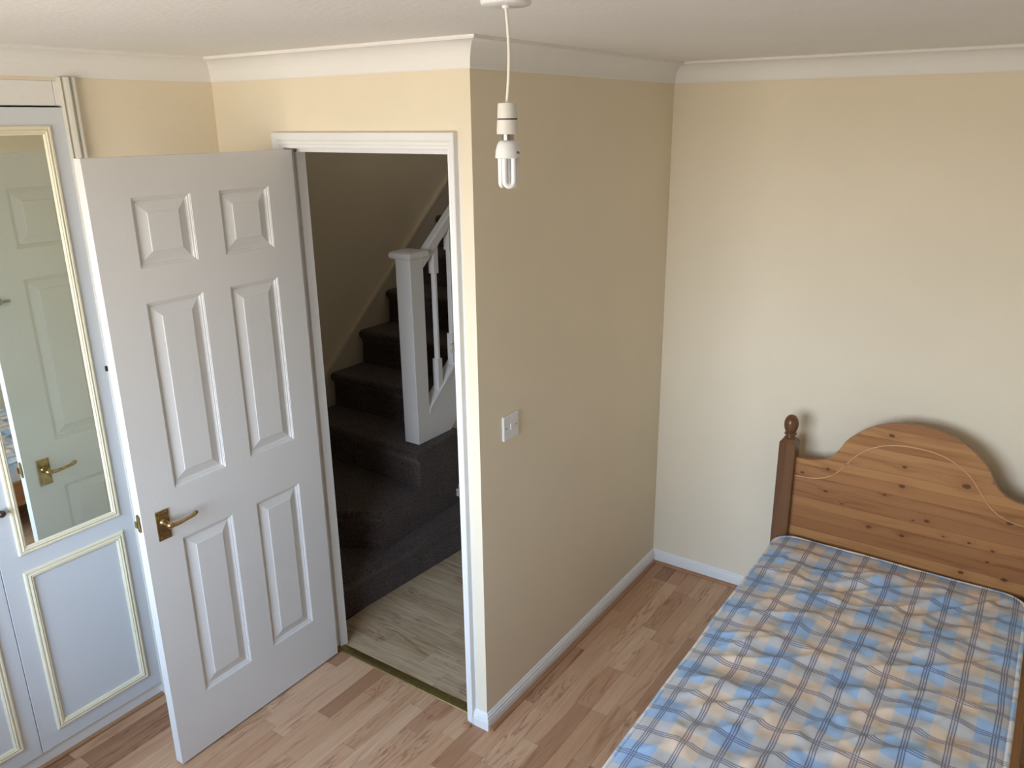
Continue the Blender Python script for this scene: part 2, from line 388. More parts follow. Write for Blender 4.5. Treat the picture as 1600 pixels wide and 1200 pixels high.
# skirting boards
hs = .062
sk = [(0, 0), (.016, 0), (.016, .030), (.0125, .0315), (.0125, .0335), (.0155, .0355), (.0145, .041), (.0105, .043), (.0105, .045), (.0125, .047), (.0105, .053), (.0065, .055), (.0065, .057), (.0045, .060), (.001, hs), (0, hs)]
segs = sweep(None, [(-.052, 0), O_, I_, R_, RF, LF], sk)
for nm, s_ in zip(('baseboard_doorway', 'baseboard_partition', 'baseboard_back', 'baseboard_right', 'baseboard_front'), segs):
    s_.build(nm, WHITE, kind='structure')
MB().box(XL, XL+.015, -.50, 0, 0, .05).box(XL, XL+.011, -.50, 0, .05, hs).build('baseboard_left', WHITE, kind='structure')
# floor beading in front of the skirting
bd = [(.015, 0), (.031, 0), (.031, .004), (.027, .009), (.021, .0115), (.015, .0115)]
segs = sweep(None, [(.0, -.004), I_, R_, RF], bd)
for k, s_ in enumerate(segs[:3]):
    s_.build('trim_%d' % (k+7), BEAD, kind='structure')

# ------------------------------------------------------------------ floor
fl = MB().box(XL-.6, XR+.1, y0, YB+.1, -.09, -.008).build('floor', UNDER, kind='structure')
SW = .0643
cache = {}
def plank_mesh(w, l, h, mt, key):
    k = (round(w, 3), round(l, 3), key)
    if k not in cache: cache[k] = MB().box(-k[0]/2, k[0]/2, -k[1]/2, k[1]/2, -h, 0, .0006).mesh('plank', mt)
    return cache[k]
rest = MB(); rr = random.Random(11); nst = 0
i0 = math.floor((XL-.015)/SW)
x = i0*SW+.007
strips = []
while x < XR:
    strips.append((x, x+SW)); x += SW
for a, b_ in strips:
    a = max(a, XL-.012); b_ = min(b_, XR)
    if b_-a < .004: continue
    yend = YB if a > -.002 else .022 if b_ < -.0 else 0
    if -.0 > a > -.075: yend = 0
    if a < -.79: yend = 0
    if a < 0 < b_: yend = 0
    y = YF - rr.random()*.4
    while y < yend:
        l = rr.choice((.25, .32, .38, .45, .52, .6)); y2 = min(y+l, yend)
        if yend-y2 < .06: y2 = yend
        ya_ = max(y, YF)
        if y2-ya_ > .01:
            hidden = (a > .66 and b_ < 1.52 and ya_ > -.6) or y2 < -1.25
            if hidden: rest.box(a+.0003, b_-.0003, ya_+.0003, y2-.0003, -.008, 0)
            else:
                o = bpy.data.objects.new('plank', plank_mesh(b_-a-.0006, y2-ya_-.0006, .008, FLOORW, 'f')); COL.objects.link(o)
                o.location = ((a+b_)/2, (ya_+y2)/2, 0); o.parent = fl; nst += 1
        y = y2
    if 0 > a > -.075 or (a < 0 < b_): pass
if b_: pass
rest.build('planking', FLOORW, fl, kind='stuff')
# part of the boundary strip that lies in the room beyond the corner
# hall floor
hf = MB().box(-1.9, -.1, T, 2.6, -.09, -.008)
hf.box(-.79, -.074, .0, T, -.09, -.0085)
hfo = hf.build('floor', UNDER, kind='structure')
y = .052; k = 0
while y < 1.25:
    x0 = -.90
    x1 = -.074 if y+.1 < T else -.1
    xx = x0-rr.random()*.0
    cut = x0+.25+rr.random()*.4
    for a, b_ in ((x0, cut), (cut, x1)):
        o = bpy.data.objects.new('plank', None or cache.setdefault((k, a), MB().box(-(b_-a)/2+.0004, (b_-a)/2-.0004, -.0486, .0486, -.008, 0, .0006).mesh('plank', HALLF)))
        COL.objects.link(o); o.location = ((a+b_)/2, y+.049, -.001); o.parent = hfo
    y += .098; k += 1
MB().prism([(.016, -.001), (.020, .003), (.030, .0055), (.046, .0055), (.056, .003), (.060, -.001)], 0, -.789, -.075).build('threshold_strip', BRASSD, label='dull olive-brass threshold strip across the doorway floor', category='threshold')

# ------------------------------------------------------------------ door frame
df = empty('trim_12', (-.43, 0, 0), kind='structure')
def dfp(m_, name, mt=WHITE, **kw):
    m_.v = [(x+.43, y, z) for x, y, z in m_.v]; return m_.build(name, mt, df, **kw)
# linings
dfp(MB().box(-.825, -.79, 0, T+.004, 0, 2.02), 'jamb'); dfp(MB().box(-.074, -.044, 0, T+.004, 0, 2.02), 'jamb')
dfp(MB().box(-.79, -.074, 0, T+.004, 1.99, 2.02), 'head_lining')
dfp(MB().box(-.79, -.777, .037, T, 0, 1.977, .001), 'door_stop'); dfp(MB().box(-.087, -.074, .037, T, 0, 1.977, .001), 'door_stop'); dfp(MB().box(-.777, -.087, .037, T, 1.977, 1.99), 'door_stop')
# architrave profile: across width w (0 = opening edge)
ap = [(0, 0), (0, -.009), (.004, -.012), (.012, -.012), (.014, -.0145), (.022, -.0145), (.025, -.0175), (.030, -.020), (.046, -.020), (.050, -.018), (.050, 0)]
def arch(scale):
    return [(a*scale, b) for a, b in ap]
m_ = MB()
# left upright
def upright(xo, sgn, z1, wsc):
    pr = arch(wsc); n = len(pr); vs = []
    for z in (0, 1): 
        for a, b in pr: vs.append((xo+sgn*a, b, (0 if z == 0 else 1.99+a/wsc*1.0)))
    fs = [(i, (i+1) % n, n+(i+1) % n, n+i) for i in range(n)]
    return MB().add(vs, fs).add(vs[:n], [tuple(range(n))]).add(vs[n:], [tuple(range(n))[::-1]])
dfp(upright(-.786, -1, 2.04, .92), 'architrave'); dfp(upright(-.082, 1, 2.04, .62), 'architrave')
pr = arch(1); n = len(pr)
vs = [(-.786-a*.92, b, 1.99+a) for a, b in pr]+[(-.082+a*.62, b, 1.99+a) for a, b in pr]
dfp(MB().add(vs, [(i, (i+1) % n, n+(i+1) % n, n+i) for i in range(n)]).add(vs[:n], [tuple(range(n))]).add(vs[n:], [tuple(range(n))[::-1]]), 'architrave')
# keeps on the right-hand jamb
k_ = MB().box(-.0895, -.087, .008, .036, .885, .935, .0008).box(-.0895, -.083, -.004, .010, .897, .923, .0008); k_.v = [(x, y-.014, z) for x, y, z in k_.v]
dfp(k_, 'strike_plate', STEEL, label='small steel keep on the right jamb')
k_ = MB().box(-.0905, -.083, -.020, -.004, 1.388, 1.414, .0008)
for q in range(3): k_.box(-.092, -.083, -.019, -.016+.0, 1.391+q*.008, 1.395+q*.008)
dfp(k_, 'bolt_keep', STEEL, label='small steel bolt keep on the right jamb')

# ------------------------------------------------------------------ door leaf
ANG = .0069; DW = .7134
door = empty('door_1', (-.7553, -.0025, 0), ANG-math.pi/2, kind='structure')
TH = .035; Z0, Z1 = .008, 1.986
us = [0, .11, .301, .401, .591, DW]; zs = [Z0, .222, .81, .985, 1.574, 1.675, 1.875, Z1]
lf = MB()
def grid(yy, flip):
    for i in range(5):
        for j in range(7):
            if i in (1, 3) and j in (1, 3, 5): continue
            q = [(us[i], yy, zs[j]), (us[i+1], yy, zs[j]), (us[i+1], yy, zs[j+1]), (us[i], yy, zs[j+1])]
            lf.add(q, [(0,1,2,3) if flip else (3,2,1,0)])
grid(0, True); grid(-TH, False)
for i in range(5):
    lf.add([(us[i],0,Z0),(us[i+1],0,Z0),(us[i+1],-TH,Z0),(us[i],-TH,Z0)], [(0,1,2,3)]); lf.add([(us[i],0,Z1),(us[i+1],0,Z1),(us[i+1],-TH,Z1),(us[i],-TH,Z1)], [(0,1,2,3)])
for j in range(7):
    for u in (0, DW): lf.add([(u,0,zs[j]),(u,0,zs[j+1]),(u,-TH,zs[j+1]),(u,-TH,zs[j])], [(0,1,2,3)])
for i in (1, 3):
    for j in (1, 3, 5):
        for u in (us[i], us[i+1]): lf.add([(u,0,zs[j]),(u,0,zs[j+1]),(u,-TH,zs[j+1]),(u,-TH,zs[j])], [(0,1,2,3)])
        for z in (zs[j], zs[j+1]): lf.add([(us[i],0,z),(us[i+1],0,z),(us[i+1],-TH,z),(us[i],-TH,z)], [(0,1,2,3)])
lf.build('leaf', DOORW, door)
rings = [(0, 0), (.0005, -.0015), (.003, -.0020), (.0045, -.0048), (.0085, -.0055), (.0100, -.0085), (.0150, -.0105), (.0190, -.0095), (.0430, -.0022), (.0450, -.0006), (.0475, -.0004)]
for i in (1, 3):
    for j in (1, 3, 5):
        for rep in (1,):
            m_ = MB(); cu, cz = (us[i]+us[i+1])/2, (zs[j]+zs[j+1])/2; hu, hz = (us[i+1]-us[i])/2, (zs[j+1]-zs[j])/2
            for side in (0, 1):
                vs = []; fs = []
                for o, dpt in rings:
                    y_ = dpt if side == 0 else -TH-dpt
                    vs += [(-hu+o, y_, -hz+o), (hu-o, y_, -hz+o), (hu-o, y_, hz-o), (-hu+o, y_, hz-o)]
                for r in range(len(rings)-1):
                    for c in range(4): fs.append((r*4+c, r*4+(c+1) % 4, r*4+4+(c+1) % 4, r*4+4+c))
                L_ = (len(rings)-1)*4; fs.append((L_, L_+1, L_+2, L_+3)); m_.add(vs, fs)
            o = m_.build('panel', DOORW, door); o.location = (cu, 0, cz)
def handle(side):
    s = 1 if side == 0 else -1; y_ = 0 if side == 0 else -TH
    pm = MB()
    a, b = sorted((y_, y_+s*.005)); pm.box(.6265, .6705, a, b, .832, .932, .0016)
    a, b = sorted((y_+s*.005, y_+s*.0066)); pm.box(.6315, .6655, a, b, .837, .927, .0014)
    p = pm.build('handle_plate', BRASS, door, label='aged brass backplate')
    Mx = Matrix.Translation((.650, y_+s*.005, .893)) @ Matrix.Rotation(-s*math.pi/2, 4, 'X')
    MB().lathe([(.0125, 0), (.0125, .004), (.0095, .007), (.0085, .012), (.009, .030), (.0105, .036), (.0105, .044), (.007, .048), (.001, .049)], 0, 0, 24, True, Mx).build('spindle_boss', BRASS, p)
    pts = [(.652, .036, .893), (.640, .040, .8885), (.622, .042, .8875), (.600, .042, .8892), (.584, .042, .8905), (.571, .041, .8915), (.561, .039, .8940), (.554, .037, .8960), (.549, .035, .8965)]
    rad = [.008, .0078, .0066, .0056, .0054, .0060, .0072, .0072, .0035]
    MB().tube([(u, y_+s*yy, z) for u, yy, z in pts], rad, 14).build('lever', BRASS, p)
    for u in (.6355, .6615):
        for z in (.841, .923):
            Mx = Matrix.Translation((u, y_+s*.0060, z)) @ Matrix.Rotation(-s*math.pi/2, 4, 'X')
            MB().lathe([(.0030, 0), (.0028, .0011), (.0012, .0016), (.0003, .0014)], 0, 0, 12, True, Mx).build('screw', BRASS, p)
handle(0); handle(1)
# latch on the free edge (an upright rounded plate with the bolt)
lp = []
for i in range(24):
    t = 2*math.pi*i/24; lp.append((-TH/2+.0105*math.cos(t), .909+(.020 if math.sin(t) >= 0 else -.020)+.0105*math.sin(t)))
lt = MB().prism(lp, 0, DW-.001, DW+.0012).build('latch_plate', BRASSD, door, label='dull brass latch plate on the free edge')
MB().prism([(-TH/2-.006, .899), (-TH/2+.006, .899), (-TH/2+.006, .919), (-TH/2-.006, .919)], 0, DW+.0012, DW+.011).build('latch_bolt', BRASS, lt)
# small surface bolt high on the far face
bb = MB().box(.672, .70, -TH-.004, -TH, 1.50, 1.522, .001).tube([(.648, -TH-.009, 1.511), (.706, -TH-.009, 1.511)], .0045, 10)
bb.build('surface_bolt', STEEL, door, label='small steel bolt on the far face')
for z in (.22, .97, 1.76):
    MB().tube([(-.001, -TH-.004, z-.035), (-.001, -TH-.004, z+.035)], .0045, 10).build('hinge', STEEL, door)

# ------------------------------------------------------------------ wardrobe
WF = -1.135
wd = empty('fitted_wardrobe', (-1.4, -1.4, 0), label='white fitted wardrobe with mirrored doors behind the open room door', category='wardrobe')
def wp(m_, name, mt, par=None, **kw):
    if par is None or par is wd: m_.v = [(x+1.4, y+1.4, z) for x, y, z in m_.v]; return m_.build(name, mt, wd, **kw)
    m_.v = [(x+1.4, y+1.4, z) for x, y, z in m_.v]; return m_.build(name, mt, par, **kw)
car = MB().box(-1.72, -1.16, -.536, -.52, 0, 2.20).box(-1.72, -1.16, -2.325, -2.305, 0, 2.20).box(-1.72, -1.70, -2.305, -.536, 0, 2.20).box(-1.70, -1.163, -2.305, -.536, 2.18, 2.20).box(-1.70, -1.16, -2.305, -.536, .05, .065)
wp(car, 'carcass', WARD)
wp(MB().box(-1.165, -1.146, -2.305, -.535, 0, .052), 'plinth', WHITE)
wp(MB().box(-1.162, -1.142, -2.305, -.5535, 2.127, 2.197, .0008), 'header_board', CEIL)
wp(MB().box(-1.162, -1.141, -.552, -.539, 2.127, 2.197, .0008), 'filler_block', CEIL)
# side moulding (vertical, stepped section)
pf = [(-.540, -1.16), (-.540, -1.130), (-.535, -1.126), (-.531, -1.131), (-.528, -1.131), (-.524, -1.121), (-.516, -1.117), (-.510, -1.121), (-.507, -1.128), (-.503, -1.128), (-.500, -1.119), (-.495, -1.119), (-.492, -1.124), (-.492, -1.16)]
wp(MB().prism([(b, a) for a, b in pf], 2, 0, 2.208), 'side_moulding', TRIMW)
def frame_mould(y0_, y1_, z0_, z1_, w_, par, mt):
    pr = [(0, 0), (0, .004), (.0035, .008), (.008, .0085), (.011, .006), (.0135, .0085), (w_*.62, .010), (w_*.75, .0065), (w_*.82, .008), (w_, .004), (w_, 0)]
    c = [(y0_, z0_, 1, 1), (y1_, z0_, -1, 1), (y1_, z1_, -1, -1), (y0_, z1_, 1, -1)]
    for i in range(4):
        a = c[i]; b = c[(i+1) % 4]; n = len(pr)
        vs = [(WF+h, q[0]+q[2]*o, q[1]+q[3]*o) for q in (a, b) for o, h in pr]
        m_ = MB().add(vs, [(k, (k+1) % n, n+(k+1) % n, n+k) for k in range(n)]).add(vs[:n], [tuple(range(n))]).add(vs[n:], [tuple(range(n))[::-1]])
        wp(m_, 'moulding', mt, par)
ye = -.536
for d_ in range(4):
    y1_ = ye-.442*d_; y0_ = y1_-.440
    dr = wp(MB().box(WF-.018, WF, y0_, y1_, .056, 2.122, .0012), 'wardrobe_door', WARD)
    a, b = y1_-.049-.334, y1_-.049
    frame_mould(a, b, .777, 2.071, .027, dr, IVORY); frame_mould(a, b, .113, .719, .028, dr, IVORY)
    # bevelled mirror
    my0, my1, mz0, mz1 = a+.026, b-.026, .803, 2.045; bv = .016; x0_ = WF+.0015; x1_ = WF+.004
    vs = [(x0_, my0, mz0), (x0_, my1, mz0), (x0_, my1, mz1), (x0_, my0, mz1), (x1_, my0+bv, mz0+bv), (x1_, my1-bv, mz0+bv), (x1_, my1-bv, mz1-bv), (x1_, my0+bv, mz1-bv)]
    mm = MB().box(WF, WF+.003, my0, my1, mz0, mz1)
    wp(mm, 'mirror', MIRROR, dr)
    ky = y0_+.029 if d_ % 2 == 0 else y1_-.029
    Mx = Matrix.Translation((WF, ky, .945)) @ Matrix.Rotation(math.pi/2, 4, 'Y')
    wp(MB().lathe([(.006, 0), (.005, .010), (.009, .016), (.0115, .022), (.0105, .029), (.005, .033), (.001, .034)], 0, 0, 20, True, Mx), 'knob', KNOB, dr)
MB().box(-1.1455, -1.130, -2.32, -.50, 0, .010, .002).build('trim_10', BEAD, kind='structure')
wp(MB().box(WF-.002, WF+.005, -.5475, -.540, 1.291, 1.309, .0015), 'screw_cap', DARK, label='small dark cap on the wardrobe stile')

# ------------------------------------------------------------------ light switch
sw = empty('light_switch', (-.0005, .1645, 1.103), label='white single rocker light switch on the shaded wall beside the doorway', category='switch')
MB().box(0, .009, -.043, .043, -.043, .043, .0018).build('face_plate', PLAST, sw)
MB().box(.008, .0115, -.006, .006, -.0115, .0115, .001).build('rocker', PLAST, sw)
for s in (-1, 1):
    Mx = Matrix.Translation((.0088, s*.030, 0)) @ Matrix.Rotation(math.pi/2, 4, 'Y')
    MB().lathe([(.0028, 0), (.0026, .0006), (.0002, .0007)], 0, 0, 12, True, Mx).build('screw', KNOB, sw, label='dark screw head')

# ------------------------------------------------------------------ pendant lamp
px, py = .572, -.64
pd = empty('pendant_lamp', (px, py, H), label='bare pendant lamp on a white flex hanging from the ceiling', category='lamp')
def pp(m_, name, mt, par=pd, **kw):
    m_.v = [(x, y, z-H) for x, y, z in m_.v]; return m_.build(name, mt, par, **kw)
pp(MB().lathe([(.0440, H), (.0440, H-.022), (.0430, H-.0265), (.0405, H-.0280), (.007, H-.0285), (.0065, H-.0325), (.003, H-.033)], 0, 0, 40), 'ceiling_rose', PLAST)
cp = []
for i in range(15):
    t = i/14; cp.append((.0035*math.sin(math.pi*t)*1.2-.001*t, .002*math.sin(math.pi*t), H-.030-(H-.030-2.098)*t))
pp(MB().tube(cp, .0029, 10), 'flex', CORD)
pp(MB().lathe([(.004, 2.101), (.0165, 2.099), (.0172, 2.096), (.0182, 2.076), (.0182, 2.0735)], 0, 0, 32), 'lampholder_cap', PLASTW)
pp(MB().lathe([(.0176, 2.0735), (.0176, 2.0712)], 0, 0, 32), 'sealing_ring', DARK)
pp(MB().lathe([(.0186, 2.0712), (.0188, 2.068), (.0198, 2.047), (.0185, 2.0465), (.0170, 2.048)], 0, 0, 32), 'lampholder_skirt', PLASTW)
pp(MB().lathe([(.0110, 2.048), (.0110, 2.031)], 0, 0, 24), 'bayonet_cap', STEEL)
bulb = pp(MB().lathe([(.0120, 2.036), (.0165, 2.0335), (.0195, 2.028), (.0222, 2.018), (.0234, 2.006), (.0222, 2.0050), (.001, 2.0050)], 0, 0, 36), 'bulb_housing', PLAST, label='white plastic bulb housing')
for k in range(3):
    a = math.radians(60*k*2-46); cx_, cy_ = .0115*math.cos(a), .0115*math.sin(a); tx, ty = -math.sin(a), math.cos(a); rr_ = .0082
    pts = [(cx_+tx*rr_, cy_+ty*rr_, 2.006), (cx_+tx*rr_, cy_+ty*rr_, 1.966)]
    for i in range(1, 8):
        t = math.pi*i/8; pts.append((cx_+tx*rr_*math.cos(t), cy_+ty*rr_*math.cos(t), 1.964-.0082*math.sin(t)))
    pts += [(cx_-tx*rr_, cy_-ty*rr_, 1.966), (cx_-tx*rr_, cy_-ty*rr_, 2.006)]
    pp(MB().tube(pts, .0048, 12), 'bulb_tube', TUBE, bulb)
# small print mark on the housing
mk = MB()
for i, (a0, z0) in enumerate(((-12, 2.0135), (-6, 2.0135), (4, 2.0125))):
    for hgt in (0,):
        t0, t1 = math.radians(a0), math.radians(a0+4.2); R1 = .0237
        mk.add([(R1*math.cos(t0), R1*math.sin(t0), z0), (R1*math.cos(t1), R1*math.sin(t1), z0), (R1*.985*math.cos(t1), R1*.985*math.sin(t1), z0+.004), (R1*.985*math.cos(t0), R1*.985*math.sin(t0), z0+.004)], [(0,1,2,3)])
pp(mk, 'print_mark', DARK, bulb)

# ------------------------------------------------------------------ bed
bed = empty('single_bed', (1.092, .25, 0), label='varnished knotty pine single bed with arched headboard against the back wall', category='bed')
BX, BY = 1.092, .25
def bp(m_, name, mt, par=bed, **kw):
    o = m_.build(name, mt, par, **kw); o.matrix_parent_inverse = Matrix.Translation((-BX, -BY, 0)) if par is bed else Matrix.Identity(4); return o
def outline(x):
    P_ = [(0, .980), (.055, .9765), (.10, .966), (.14, .950), (.175, .930), (.205, .905), (.230, .881), (.249, .858), (.258, .838), (.270, .815), (.290, .789), (.315, .770), (.345, .760), (.38, .7555), (.43, .754)]
    d = abs(x-1.092)
    for (a, za), (b, zb) in zip(P_, P_[1:]):
        if d <= b: return za+(zb-za)*(d-a)/(b-a)
    return P_[-1][1]
HY = 1.238
HX0, HX1 = .664, 1.520
N_ = 120; XS = [HX0+(HX1-HX0)*i/N_ for i in range(N_+1)]
core = MB(); poly = [(x, outline(x)-.0005) for x in XS]+[(HX1, .29), (HX0, .29)]
core.prism(poly, 1, HY+.005, HY+.022)
hb = bp(core, 'headboard', PINE)
zb = [.29, .345, .400, .452, .500, .548, .590, .640, .686, .735, .772, .815, .862, .905, .945, .99]
for i in range(len(zb)-1):
    za, z2 = zb[i]+.0003, zb[i+1]-.0003
    run = []
    def flush(run):
        if len(run) < 2: return
        up = [(x, min(z2, outline(x))) for x in run]
        poly = up+[(run[-1], za), (run[0], za)]
        bp(MB().prism(poly, 1, HY, HY+.005), 'stave', PINEH, hb)
    for x in XS:
        if outline(x) > za+.001: run.append(x)
        else: flush(run); run = []
    flush(run)
GP = [(0, .893), (.05, .8905), (.10, .880), (.14, .862), (.175, .838), (.205, .808), (.232, .770), (.26, .732), (.29, .705), (.32, .690), (.355, .681), (.39, .678), (.426, .677)]
gp = [(1.092-d, z) for d, z in GP[::-1]]+[(1.092+d, z) for d, z in GP[1:]]
# smooth (Catmull-Rom)
cr = []
for i in range(len(gp)-1):
    p0 = gp[max(i-1, 0)]; p1 = gp[i]; p2 = gp[i+1]; p3 = gp[min(i+2, len(gp)-1)]
    for q in range(4):
        t = q/4; cr.append(tuple(.5*((2*p1[c])+(-p0[c]+p2[c])*t+(2*p0[c]-5*p1[c]+4*p2[c]-p3[c])*t*t+(-p0[c]+3*p1[c]-3*p2[c]+p3[c])*t**3) for c in (0, 1)))
cr.append(gp[-1])
bp(MB().tube([(x, HY-.0004, z) for x, z in cr], .0030, 8), 'groove_bead', PINEL, hb, label='pale raised bead standing in for the routed groove along the arch')  # proud bead in place of the routed groove, its light line painted
def post(x0, y0_, zt, fin=True):
    p = bp(MB().box(x0, x0+.066, y0_, y0_+.066, 0, zt, .003).add([(x0+.003, y0_+.003, zt), (x0+.063, y0_+.003, zt), (x0+.063, y0_+.063, zt), (x0+.003, y0_+.063, zt), (x0+.012, y0_+.012, zt+.012), (x0+.054, y0_+.012, zt+.012), (x0+.054, y0_+.054, zt+.012), (x0+.012, y0_+.054, zt+.012)],
        [(0,1,5,4), (1,2,6,5), (2,3,7,6), (3,0,4,7), (4,5,6,7)]), 'bed_post', PINEZ)
    z = zt+.010
    bp(MB().lathe([(.022, z), (.024, z+.003), (.021, z+.006), (.0185, z+.010), (.0175, z+.014), (.0235, z+.018), (.0245, z+.021), (.0235, z+.024), (.019, z+.027), (.0225, z+.034), (.0265, z+.045), (.0285, z+.058), (.0280, z+.070), (.0245, z+.083), (.018, z+.093), (.010, z+.099), (.001, z+.101)], x0+.033, y0_+.033, 32),
       'finial', PINEZ, p)
post(.600, 1.212, .820); post(1.517, 1.212, .820)
post(.600, -.79, .47); post(1.517, -.79, .47)
bp(MB().box(.664, 1.520, -.768, -.746, .12, .45, .003), 'footboard', PINE)
for x0 in (.618, 1.538): bp(MB().box(x0, x0+.025, -.725, 1.213, .17, .305, .002), 'side_rail', PINEY)
for k in range(12):
    y_ = -.66+k*.155; bp(MB().box(.643, 1.538, y_, y_+.07, .222, .240), 'slat', PINE)
# mattress
X0, X1, Y0, Y1, ZT, ZBm = .638, 1.527, -.735, 1.206, .420, .241
from mathutils import noise as mn
def rr_clamp(x, y, R=.085):
    cx_ = min(max(x, X0+R), X1-R); cy_ = min(max(y, Y0+R), Y1-R); dx, dy = x-cx_, y-cy_
    if abs(dx) > 0 and abs(dy) > 0:
        m1 = max(abs(dx), abs(dy)); L_ = math.hypot(dx, dy); s_ = m1/L_; return cx_+dx*s_, cy_+dy*s_, R-m1
    return x, y, min(x-X0, X1-x, y-Y0, Y1-y)
nx, ny = 130, 270; top = MB(); vs = []
tufts = [(X0+.10+.115*i+(.0575 if j % 2 else 0), Y0+.1+.115*j) for i in range(8) for j in range(16)]
for j in range(ny+1):
    for i in range(nx+1):
        x = X0+(X1-X0)*i/nx; y = Y0+(Y1-Y0)*j/ny
        xx, yy, dd = rr_clamp(x, y)
        edge = min(1, max(0, dd)/.030); hgt = -.009*(1-math.sqrt(1-(1-edge)**2))
        am = min(1, dd/.08)
        # loose ticking: soft folds running across, deeper near the middle
        w1 = mn.noise(Vector((xx*3.0+yy*1.6, yy*5.5-xx*2.2, 1.3))); w2 = mn.noise(Vector((xx*7+3, yy*13-xx*9, 4.1))); w3 = mn.noise(Vector((xx*16, yy*22+xx*12, 9.7)))
        w4 = 1-abs(mn.noise(Vector((xx*4.0+1, yy*9-xx*6.5, 2.2))))*2
        hgt += am*(.012*w1+.0115*w2+.0045*w3+.0095*max(0, w4)**3)
        wob = .004*mn.noise(Vector((xx*3, yy*3, 7)))
        vs.append((xx+wob*(1-am), yy+.003*mn.noise(Vector((xx*9, 0, 3)))*(1-am), ZT+hgt+.006*mn.noise(Vector((xx*4+2, yy*4, 0)))*(1-am)))
fs = [(j*(nx+1)+i, j*(nx+1)+i+1, (j+1)*(nx+1)+i+1, (j+1)*(nx+1)+i) for j in range(ny) for i in range(nx)]
ring = [i for i in range(nx+1)]+[j*(nx+1)+nx for j in range(1, ny+1)]+[ny*(nx+1)+i for i in range(nx-1, -1, -1)]+[j*(nx+1) for j in range(ny-1, 0, -1)]
rim = [Vector(vs[k]) for k in ring]; n0 = len(vs); nr = len(ring)
ctr = Vector(((X0+X1)/2, (Y0+Y1)/2, 0))
for lv, (out, z) in enumerate(((.006, -.02), (.009, -.07), (.006, -.125), (-.004, None))):
    for v in rim:
        cx_ = min(max(v.x, X0+.085), X1-.085); cy_ = min(max(v.y, Y0+.085), Y1-.085); d = Vector((v.x-cx_, v.y-cy_, 0)); d = d.normalized() if d.length > 0 else d
        vs.append((v.x+d.x*out, v.y+d.y*out, v.z+z if z is not None else ZBm))
for k in range(nr): fs.append((ring[(k+1) % nr], ring[k], n0+k, n0+(k+1) % nr))
for lv in range(3):
    for k in range(nr): a = n0+lv*nr; fs.append((a+(k+1) % nr, a+k, a+nr+k, a+nr+(k+1) % nr))
fs.append(tuple(n0+3*nr+k for k in range(nr)))
mt_ = MB().add(vs, fs, True)
mtr = mt_.build('mattress', PLAID, label='blue and peach checked mattress lying on the pine bed', category='mattress')
step = rim[::3]+[rim[0]]
MB().tube([(v.x, v.y, v.z+.001) for v in step], .0080, 8).build('piping', PIPING, mtr, label='pale blue and white edge piping')
step = [Vector(vs[n0+2*nr+k]) for k in range(0, nr, 3)]
MB().tube([(v.x, v.y, v.z-.03) for v in step+[step[0]]], .005, 8).build('piping', PIPING, mtr)

# ------------------------------------------------------------------ hall and staircase
XS_ = -1.82
MB().box(XS_-.1, XS_, T, 2.7, 0, HC).build('wall_stair', HALLW, kind='structure')
MB().box(XS_-.1, -.1, 2.6, 2.7, 0, HC).build('wall_landing', HALLW, kind='structure')
MB().box(XS_-.1, -1.163, -.02, T, 0, HC).build('wall_under', HALLW, kind='structure')
MB().prism([(1.112, 0), (2.6, 0), (2.6, 1.9), (1.112, .60)], 0, -1.05, -1.03).build('wall_understairs', HALLW, kind='structure')
MB().box(XS_-.1, -.0, 0, 2.7, HC, HC+.05).build('ceiling', CEIL, kind='structure')
MB().box(-.1, -.0, YB+.1, 2.7, 0, HC).build('wall_hall', HALLW, kind='structure')
MB().box(-1.163, 0, 0.0, T, H+.06, HC).box(-.1, 0, T, YB+.1, H+.06, HC).build('wall_upper', HALLW, kind='structure')
st = empty('staircase', (-1.4, 1.2, 0), label='brown carpeted winding stairs beyond the open doorway with white balustrade', category='staircase')
def sp_(m_, name, mt, par=st, **kw):
    o = m_.build(name, mt, par, **kw); o.matrix_parent_inverse = Matrix.Translation((1.4, -1.2, 0)) if par is st else Matrix.Identity(4); return o
RH = .19
def nosed(poly_fn, z0, z1): pass
def step_prism(pts, edges_nosed, z0, z1, name='carpeted_step'):
    """plan polygon (CCW); body is inset on nosed edges, tread edge is rounded"""
    n = len(pts); P_ = [Vector(p) for p in pts]
    def inset(amts):
        out = []
        L_ = []
        for i in range(n):
            d = (P_[(i+1) % n]-P_[i]).normalized(); nn = Vector((-d.y, d.x)); L_.append((P_[i]+nn*amts[i], d))
        for i in range(n):
            (p, d), (q, e) = L_[i-1], L_[i]
            den = d.x*e.y-d.y*e.x
            if abs(den) < 1e-9: out.append(q); continue
            t = ((q.x-p.x)*e.y-(q.y-p.y)*e.x)/den; out.append(p+d*t)
        return out
    prof = [(.020, z0), (.026, z1-.075), (.020, z1-.052), (.006, z1-.038), (.0, z1-.024), (.003, z1-.010), (.012, z1-.002), (.024, z1)]
    vs = []; fs = []
    for a, z in prof:
        vs += [(v.x, v.y, z) for v in inset([a if k in edges_nosed else 0 for k in range(n)])]
    for r in range(len(prof)-1):
        for i in range(n): fs.append((r*n+i, r*n+(i+1) % n, (r+1)*n+(i+1) % n, (r+1)*n+i))
    m_ = MB().add(vs, fs, True).add(vs[:n], [tuple(range(n))[::-1]]).add(vs[-n:], [tuple(range(n))])
    return sp_(m_, name, CARPET)
XW = XS_+.026   # inner face of the wall string
